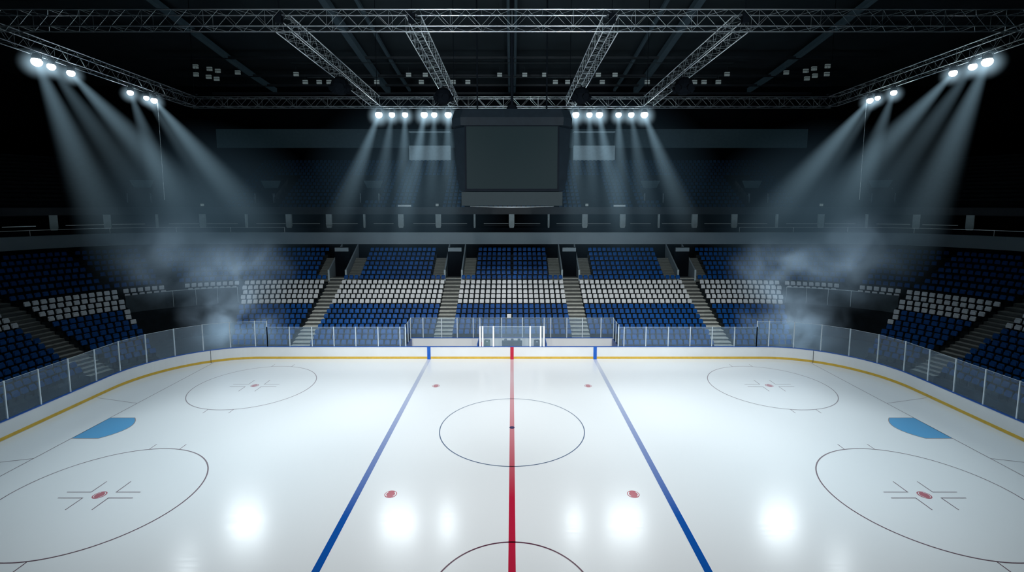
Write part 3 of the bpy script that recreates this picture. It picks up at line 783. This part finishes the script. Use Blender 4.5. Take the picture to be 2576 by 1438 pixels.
# ------------------------------------------------------------------ roof
def roofz(y): return 38.0 - 6.2 * ss((y + 5) / 62.0)
b = MB(); ys = [-16 + 5 * i for i in range(15)]
for y0, y1 in zip(ys[:-1], ys[1:]): b.quad((-75, y0, roofz(y0) + 1.2), (-75, y1, roofz(y1) + 1.2), (75, y1, roofz(y1) + 1.2), (75, y0, roofz(y0) + 1.2))
structure(b.build('ceiling', M['dark2']), 'dark sheet roof of the arena')
for x, r in ((-37.5, .30), (-19.6, .38), (-16.2, .18), (16.2, .18), (19.6, .38), (37.5, .30)):
    b = MB(); P = [(x, y, roofz(y)) for y in range(-5, 54, 6)]
    for p, q in zip(P[:-1], P[1:]):
        i = len(b.v)
        for c in (p, q): b.v += [(c[0] - r, c[1], c[2] - r), (c[0] + r, c[1], c[2] - r), (c[0] + r, c[1], c[2] + r), (c[0] - r, c[1], c[2] + r)]
        for k in range(4): b.f.append((i + k, i + (k + 1) % 4, i + 4 + (k + 1) % 4, i + 4 + k))
    structure(b.build('trim_14', M.setdefault('beam', mat('roof_beam', (0.06, 0.09, 0.11), 0.6, emis=(0.1, 0.22, 0.3), es=0.022))), 'grey roof beam running away under the roof')  # light on the beam put into its material as faint emission
for x in (-0.42, 0.42):
    structure(MB().path([(x, y, roofz(y) - 0.2) for y in range(-5, 54, 6)], 0.17, 8).build('trim_15', M['beam']), 'grey roof pipe over the centre line')
for y in (6, 21, 29, 36, 42, 46, 50):
    structure(MB().box((-48, y - 0.15, roofz(y) - 0.35), (48, y + 0.15, roofz(y) - 0.05)).build('trim_16', M['dark']), 'dark roof purlin crossing the hall')
for y, z in ((33.5, 31.9), (38.5, 31.4)):
    structure(MB().tube((-28, y, z), (28, y, z), 0.05, 6).build('trim_17', M['dark2']), 'thin lighting bar under the roof')
FX_ = [(745, 186), (768, 206), (803, 206), (828, 206), (948, 206), (1028, 188), (1070, 188), (1060, 206), (1140, 206), (1177, 206), (1257, 188), (1320, 188), (1370, 188), (1397, 206), (1428, 206), (1505, 188), (1547, 188), (1515, 206), (1628, 206), (1747, 206), (1771, 206), (1807, 206), (1829, 186),
       (492, 167), (527, 173), (548, 178), (493, 187), (525, 193), (545, 198), (598, 182), (359, 107), (2217, 108), (1978, 182), (2082, 166), (2048, 172), (2027, 178), (2080, 186), (2050, 190), (2030, 197)]
FX_.sort()
for i, (px, py) in enumerate(FX_):
    p = at(px, py, 66); big = 0.33
    side = 'left' if px < 1288 else 'right'
    o = empty('roof_floodlight', p)
    n = sum(1 for q in FX_[:i] if (q[0] < 1288) == (px < 1288))
    tag(o, f'unlit pale roof floodlight, {ordw(n)} from the left in the {side} half', 'light', 'unlit floodlights under the roof')
    MB().box((-big, -0.12, -0.27), (big, 0.12, 0.0)).box((-big, -0.12, 0.06), (big, 0.12, 0.24)).build('housing', M['pale'], o)
    MB().box((-big, -0.14, 0.0), (big, 0.14, 0.06)).build('visor', M['dark'], o)
    MB().tube((0, 0, 0.24), (0, 0, 1.0), 0.03, 5).build('hanger', M['dark'], o)

# ------------------------------------------------------------------ lighting trusses
W = 0.80
def truss(label, axis, c0, lo, hi, z0, step=1.55, name='hanging_truss', zend=None):
    """box truss along x (axis 0, at y=c0) or y (axis 1, at x=c0), bottom at z0"""
    def P(t, s, z):
        z += 0.0 if zend is None else (zend - z0) * (t - lo) / (hi - lo)
        return (t, c0 + s, z) if axis == 0 else (c0 + s, t, z)
    o = empty(name, P((lo + hi) / 2, W / 2, z0)); tag(o, label, 'truss', 'silver box trusses of the lighting grid')
    for s in (0, W):
        for z in (z0, z0 + W):
            under(MB().tube(P(lo, s, z), P(hi, s, z), 0.030, 8), o).build('chord', M['alu'], o, smooth=True)
    n = max(1, int(round((hi - lo) / step))); st = (hi - lo) / n
    for side in (0, 1):
        for nm in ('side_lattice', 'flat_lattice'):
            b = MB()
            def Q(t, e):
                return P(t, side * W, z0 + e * W) if nm == 'side_lattice' else P(t, e * W, z0 + side * W)
            for i in range(n):
                a0 = lo + i * st; b.tube(Q(a0, 0), Q(a0 + st / 2, 1), 0.010, 4); b.tube(Q(a0 + st, 0), Q(a0 + st / 2, 1), 0.010, 4)
                if i % 2 == 0 or nm == 'flat_lattice': b.tube(Q(a0, 0), Q(a0, 1), 0.010, 4)
            under(b, o).build(nm, M['alu2'], o)
    return o
TZ, TZF, NY, FYT = 23.05, 22.65, -4.3, 13.6
truss('near silver truss crossing the whole view under the roof', 0, NY, -34, 34, TZ)
truss('far silver truss crossing above the far boards', 0, FYT, -28.3, 28.3, TZF)
for x, lab in ((-28.3, 'outermost left truss running from the near to the far truss'), (-12.25, 'slanting truss over the left half, second from left'), (-5.5, 'truss just left of the scoreboard running away'),
               (4.7, 'truss just right of the scoreboard running away'), (11.45, 'slanting truss over the right half, second from right'), (27.5, 'outermost right truss running from the near to the far truss')):
    truss(lab, 1, x, NY + W + 0.1, FYT - 0.1, TZ, step=1.25, zend=TZF)
# corner connectors with hoists
for x in (-27.9, -11.85, -5.1, 5.1, 11.85, 27.9):
    for y, w in ((NY + W / 2, 'near'), (FYT + W / 2, 'far')):
        o = empty('truss_hoist', (x, y, TZ + W)); 
        nm = {-27.9: 'outer left', -11.85: 'second left', -5.1: 'inner left', 5.1: 'inner right', 11.85: 'second right', 27.9: 'outer right'}[x]
        tag(o, f'black hoist on the {w} truss at the {nm} junction', 'hoist', 'black hoists on the truss junctions')
        MB().box((-0.16, -0.13, -0.5), (0.16, 0.13, -0.06)).build('motor', M['black'], o)
        MB().tube((0, 0, -0.06), (0, 0, roofz(y) - TZ - W), 0.025, 5).build('chain', M['black'], o)
        MB().tube((-0.28, 0, -0.12), (0.28, 0, -0.12), 0.05, 6).build('clamp', M['dark'], o)

# hanging speaker clusters
for px, x, z, w in ((855, -11.6, 22.2, 'outer left'), (1115, -5.0, 22.1, 'inner left'), (1462, 5.0, 22.1, 'inner right'), (1720, 11.6, 22.2, 'outer right')):
    zc = x * FPX / (px - 1288.0); y = (zc + (z - CAMZ) * math.sin(PITCH)) / math.cos(PITCH) + CAMY
    z -= 0.1; o = empty('speaker_cluster', (x, y, z)); tag(o, f'round black speaker cluster hanging from the {w} truss', 'speaker', 'black speaker clusters under the trusses')
    r = 0.62
    MB().lathe([(0.0, -r), (r * .55, -r * .88), (r * .9, -r * .4), (r, 0.05), (r * .85, r * .5), (r * .45, r * .85), (0.0, r * .9)], 10).build('speaker_body', M['black'], o)
    MB().tube((0, 0, r * .8), (0, 0, TZF - z + 0.05), 0.06, 6).build('hanger', M['black'], o)
    for k in range(5):
        t = 2 * math.pi * k / 5 - 1.2
        MB().tube((r * .8 * math.cos(t), r * .8 * math.sin(t), -0.15), (r * 1.12 * math.cos(t), r * 1.12 * math.sin(t), -0.22), 0.2, 8, 0.24).build('horn', M['black'], o)

# ------------------------------------------------------------------ scoreboard
SB = empty('scoreboard', (0, 1.9, 14.0)); tag(SB, 'large dark hanging scoreboard with blank grey screens over centre ice', 'scoreboard')
def octa(hx, hy, c): return [(-hx, -hy + c), (-hx + c, -hy), (hx - c, -hy), (hx, -hy + c), (hx, hy - c), (hx - c, hy), (-hx + c, hy), (-hx, hy - c)]
def loft(levels):
    b = MB(); n = 8
    for pl, z in levels: b.v += [(p[0], p[1], z) for p in pl]
    for l in range(len(levels) - 1):
        for k in range(n): b.f.append((l * n + k, l * n + (k + 1) % n, (l + 1) * n + (k + 1) % n, (l + 1) * n + k))
    b.f.append(tuple(reversed(range(n)))); m = (len(levels) - 1) * n; b.f.append(tuple(m + k for k in range(n)))
    return b
loft([(octa(3.05, 3.0, 0.38), 0.95), (octa(3.25, 3.05, 0.55), 1.6), (octa(3.45, 3.1, 0.75), 4.55), (octa(3.42, 3.1, 0.75), 4.6)]).build('case', M['board_case'], SB)
loft([(octa(3.48, 3.25, 0.55), 4.66), (octa(3.50, 3.28, 0.55), 5.1), (octa(3.35, 3.1, 0.55), 5.6)]).build('top_hood', M['board_case'], SB)
loft([(octa(2.92, 3.35, 0.02), 0.08), (octa(2.92, 3.38, 0.02), 0.86)]).build('ring_panel', M['ringpanel'], SB, label='lighter grey blank ring panel')
b = MB()
for i in range(20):
    t0, t1 = -1 + i / 10.0, -1 + (i + 1) / 10.0
    b.tube((2.5 * t0, -3.2 + 0.9 * t0 * t0, 0.05 - 0.05 * (1 - t0 * t0)), (2.5 * t1, -3.2 + 0.9 * t1 * t1, 0.05 - 0.05 * (1 - t1 * t1)), 0.03, 6)
b.build('lower_hoop', M['rail'], SB)
for ang_ in (0, 180):
    mt = Matrix.Rotation(R(ang_), 4, 'Z')
    hw = 2.62; d = 3.16 if ang_ in (0, 180) else 3.5
    sb_ = MB().add(MB().box((-hw, -d - 0.03, 1.06), (hw, -d + 0.05, 4.60)), mt)
    scn = sb_.build('screen', M['screen'], SB, label='blank dark grey screen')
    fr = MB().add(MB().box((-hw - 0.1, -d - 0.06, 4.60), (hw + 0.1, -d, 4.72)).box((-hw - 0.1, -d - 0.06, 0.92), (hw + 0.1, -d, 1.06)).box((-hw - 0.1, -d - 0.05, 1.06), (-hw, -d, 4.6)).box((hw, -d - 0.05, 1.06), (hw + 0.1, -d, 4.6)), mt)
    fr.build('screen_frame', M['black'], scn)
MB().lathe([(0.0, 6.4), (0.25, 6.4), (0.55, 5.9), (0.55, 5.55), (0.0, 5.55)], 12).build('hoist_head', M['black'], SB)
for x, y in ((0, 0), (-2.2, 0), (2.2, 0)):
    MB().tube((x, y, 5.5), (x, y, 22.6), 0.05 if x else 0.09, 6).build('suspension_cable', M['black'], SB)

# ------------------------------------------------------------------ spotlights
LAMPS = []
for px in (954, 987, 1020, 1068, 1093, 1128, 1448, 1482, 1507, 1555, 1587, 1620):
    p = at(px, 291, 42.6); LAMPS.append((p[0], FYT + 0.4, 22.0, px))
for px, y in ((90, -.2), (125, .7), (177, 2.0), (325, 6.75), (363, 8.3), (384, 9.1)):
    z = 22.50 - 0.03 * (y + 1); LAMPS.append((-27.9, y, z, px)); LAMPS.append((27.9, y, z, 2576 - px))
AIM = {954: (-15.0, 12.0), 987: (-11.6, 11.5), 1020: (-9.3, 11.5), 1068: (-9.0, 11.5), 1093: (-6.9, 11.5), 1128: (-5.4, 11.5),
       90: (-25.0, 0.5), 125: (-22.5, 2.0), 177: (-20.0, 3.2), 325: (-25.5, 7.5), 363: (-22.0, 9.5), 384: (-20.8, 10.5)}
BIG = {954: 1.2, 1068: 1.15, 1128: 1.15, 90: 1.25, 125: 1.0, 177: 1.0, 325: 0.95, 363: 0.85, 384: 1.05}
BS = {954: 1.5, 987: 0.8, 1020: 1.1, 1068: 1.5, 1093: 0.9, 1128: 1.1, 90: 1.15, 125: 0.55, 177: 1.3, 325: 0.75, 363: 0.5, 384: 1.5}
haze = {}
for key, lab in (('left', 'pale blue glowing haze shaped as light beams under the left truss'), ('cl', 'pale glowing haze shaped as light beams left of the scoreboard'), ('cr', 'pale glowing haze shaped as light beams right of the scoreboard'), ('right', 'pale blue glowing haze shaped as light beams under the right truss')):
    haze[key] = tag(empty('glowing_beam_haze', (0, 0, 0)), lab, 'haze', kind='stuff')
beam_mats = {}
LAMPS.sort(key=lambda l: l[3])
glow = puff_mat('lamp_glow', 1.15, (0.55, 0.82, 1.0), 2.2)  # halo round each lamp imitated by a self-glowing ball
for i, (x, y, z, px) in enumerate(LAMPS):
    key = px if px < 1288 else 2576 - px
    key = min(AIM, key=lambda q: abs(q - key)); s = -1 if px < 1288 else 1
    ax, ay = AIM[key]; ax = -ax * s
    where = 'left truss' if x < -20 else 'right truss' if x > 20 else 'far truss left of the scoreboard' if x < 0 else 'far truss right of the scoreboard'
    grp = [l for l in LAMPS if (abs(l[0]) > 20) == (abs(x) > 20) and (l[0] > 0) == (x > 0)]
    n = grp.index((x, y, z, px))
    o = empty('spotlight', (x, y, z)); tag(o, f'glowing white spotlight, {ordw(n)} from left on the {where}', 'spotlight', 'glowing spotlights on the trusses')
    f = BIG.get(key, 1.0) * (0.88 if abs(x) < 20 else 0.74); r = 0.29 * f
    MB().lathe([(r * .80, 0.17 * f), (r * .97, 0.08 * f), (r * 1.0, 0.0), (r * .94, -0.10 * f), (r * .72, -0.2 * f), (r * .38, -0.27 * f), (0.0, -0.29 * f)], 20).build('lens', M['lens'], o, smooth=True)
    MB().lathe([(r * .84, 0.165 * f), (r * .9, 0.20), (r * .85, 0.34), (r * .5, 0.48), (0.0, 0.5)], 16).build('housing', M['dark'], o)
    MB().tube((-r * 1.15, 0, 0.05), (-r * 1.15, 0, 0.6), 0.02, 5).tube((r * 1.15, 0, 0.05), (r * 1.15, 0, 0.6), 0.02, 5).tube((-r * 1.15, 0, 0.6), (r * 1.15, 0, 0.6), 0.02, 5).build('yoke', M['dark'], o)
    MB().tube((0, 0, 0.6), (0, 0, (TZ if abs(x) > 20 else TZF) - z - 0.02), 0.03, 6).build('clamp', M['dark'], o)
    # emissive cone and ball imitating the beam and halo of the lamp
    d = Vector((ax - x, ay - y, 12.5 - z)).normalized()
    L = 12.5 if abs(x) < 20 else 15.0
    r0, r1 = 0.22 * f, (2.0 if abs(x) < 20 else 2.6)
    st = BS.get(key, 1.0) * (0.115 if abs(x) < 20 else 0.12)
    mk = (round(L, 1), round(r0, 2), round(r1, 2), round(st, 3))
    if mk not in beam_mats: beam_mats[mk] = beam_mat('glowing_beam_haze', L, r0, r1, st, (0.50, 0.80, 1.0))
    hz = haze['left' if x < -20 else 'right' if x > 20 else 'cl' if x < 0 else 'cr']
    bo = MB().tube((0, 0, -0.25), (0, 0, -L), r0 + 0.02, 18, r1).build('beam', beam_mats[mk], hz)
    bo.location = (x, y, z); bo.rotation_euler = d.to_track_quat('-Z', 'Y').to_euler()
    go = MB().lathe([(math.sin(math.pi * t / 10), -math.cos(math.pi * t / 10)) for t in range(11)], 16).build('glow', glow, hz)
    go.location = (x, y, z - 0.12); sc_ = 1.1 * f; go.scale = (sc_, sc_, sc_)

# self-glowing smoke by the corner tunnels and haze in front of the upper stand
hm_ = puff_mat('glowing_haze', 0.0068, (0.36, 0.70, 1.0), 1.0)
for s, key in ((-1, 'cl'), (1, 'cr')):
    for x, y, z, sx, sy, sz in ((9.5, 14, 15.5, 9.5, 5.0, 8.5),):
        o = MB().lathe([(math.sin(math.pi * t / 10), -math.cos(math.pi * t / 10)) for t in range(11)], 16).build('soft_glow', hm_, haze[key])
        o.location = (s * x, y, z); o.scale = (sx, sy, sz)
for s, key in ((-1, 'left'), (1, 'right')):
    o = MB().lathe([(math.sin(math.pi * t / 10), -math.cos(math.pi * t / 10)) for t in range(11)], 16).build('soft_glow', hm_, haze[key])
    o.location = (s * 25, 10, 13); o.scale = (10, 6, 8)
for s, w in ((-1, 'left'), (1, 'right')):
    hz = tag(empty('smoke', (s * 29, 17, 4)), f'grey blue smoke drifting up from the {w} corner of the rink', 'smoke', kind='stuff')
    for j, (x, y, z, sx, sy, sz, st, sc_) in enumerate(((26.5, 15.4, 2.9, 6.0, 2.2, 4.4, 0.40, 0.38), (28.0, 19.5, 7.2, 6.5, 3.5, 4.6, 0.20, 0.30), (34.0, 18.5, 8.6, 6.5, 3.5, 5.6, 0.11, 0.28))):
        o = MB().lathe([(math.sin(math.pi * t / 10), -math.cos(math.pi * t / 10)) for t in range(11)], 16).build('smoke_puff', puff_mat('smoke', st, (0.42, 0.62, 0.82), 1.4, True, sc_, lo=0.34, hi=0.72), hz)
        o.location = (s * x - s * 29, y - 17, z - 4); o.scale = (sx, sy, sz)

for o in COL.objects:
    if o.type == 'MESH' and o.parent and o.parent.get('kind') == 'stuff': o.visible_shadow = False   # glowing volumes set to cast no shadow

# thin wires
for s, w in ((-1, 'left'), (1, 'right')):
    o = empty('hanging_wire', (s * 28.0, 9.6, 14.5)); tag(o, f'thin pale wire hanging below the {w} truss', 'wire')
    MB().tube((0, 0, 0), (0, 0, TZ - 14.5), 0.014, 5).build('wire_strand', M['rail'], o); MB().tube((0, 0, -0.1), (0, 0, 0.0), 0.03, 6).build('wire_end', M['dark'], o)

# ------------------------------------------------------------------ light
def spot(name, loc, aim, power, deg, blend, col=(0.86, 0.95, 1.0), size=0.5, **kw):
    l = bpy.data.lights.new(name, 'SPOT'); l.energy = power; l.spot_size = R(deg); l.spot_blend = blend; l.color = col; l.shadow_soft_size = size
    o = bpy.data.objects.new(name, l); COL.objects.link(o); o.location = loc
    o.rotation_euler = (Vector(aim) - Vector(loc)).to_track_quat('-Z', 'Y').to_euler()
    for k, v in kw.items(): setattr(o, k, v)
    return o
# added unseen lights at truss height that brighten the ice
IC = (0.97, 0.985, 1.0)
for x in (-18, 18):
    spot('added_ice_light', (x, -4, 22.6), (x * 1.0, 1.0, 0), 10000, 89, 1.0, (0.70, 0.89, 1.0), size=0.6)
for x in (-7, 7):
    spot('added_ice_light', (x, -14, 22.6), (x * 1.25, 0.5, 0), 10500, 112, 1.0, IC, size=0.6)
for x in (-11, 11):
    spot('added_ice_light', (x, 5.5, 22.6), (x * 1.1, 9.5, 0), 6300, 92, 1.0, IC, size=0.6)
# added front lights, unseen behind the camera, for the boards and seats
for x in (-16, -5.5, 5.5, 16):
    spot('added_front_light', (x * (0.3 if abs(x) < 10 else 0.7), -32, 22.0), (x * 1.0, 15.0, 1.8), 26000 if abs(x) < 10 else 18000, 34, 1.0, IC, size=0.5)
# up-lights without fixtures, added to brighten the trusses
for x in (-8, 8):
    spot('added_truss_light', (x, -22, 15.5), (x * 0.7, 2.0, 23.8), 14000, 66, 1.0, size=0.4)
# lights added over the far stand, hidden from camera, making bright pools on the ice
def pool(px, py, p, r, z=18.0):
    q = CAMZ + z; zc = FPX * 1.005 * q / (py - 513.0); x = (px - 1288) * zc / FPX
    y = (zc - q * math.sin(PITCH)) / math.cos(PITCH) + CAMY
    spot('added_pool_light', (x, y, z), (x * 0.5, -8, 0), p, 60, 0.5, size=r, visible_camera=False)
for px, p, r in ((980, 880, 0.8), (1024, 880, 0.8), (1125, 820, 0.5), (1445, 820, 0.5), (1551, 880, 0.8), (1596, 880, 0.8), (600, 820, 0.75), (640, 820, 0.75), (1940, 820, 0.75), (1980, 820, 0.75)):
    pool(px, 1318, p * 1.2, r)
pool(470, 1425, 500, 0.5); pool(2110, 1425, 500, 0.5)
w_ = bpy.data.worlds.new('world'); sc.world = w_; w_.use_nodes = True
w_.node_tree.nodes['Background'].inputs[0].default_value = (0.10, 0.25, 0.40, 1); w_.node_tree.nodes['Background'].inputs[1].default_value = 0.012
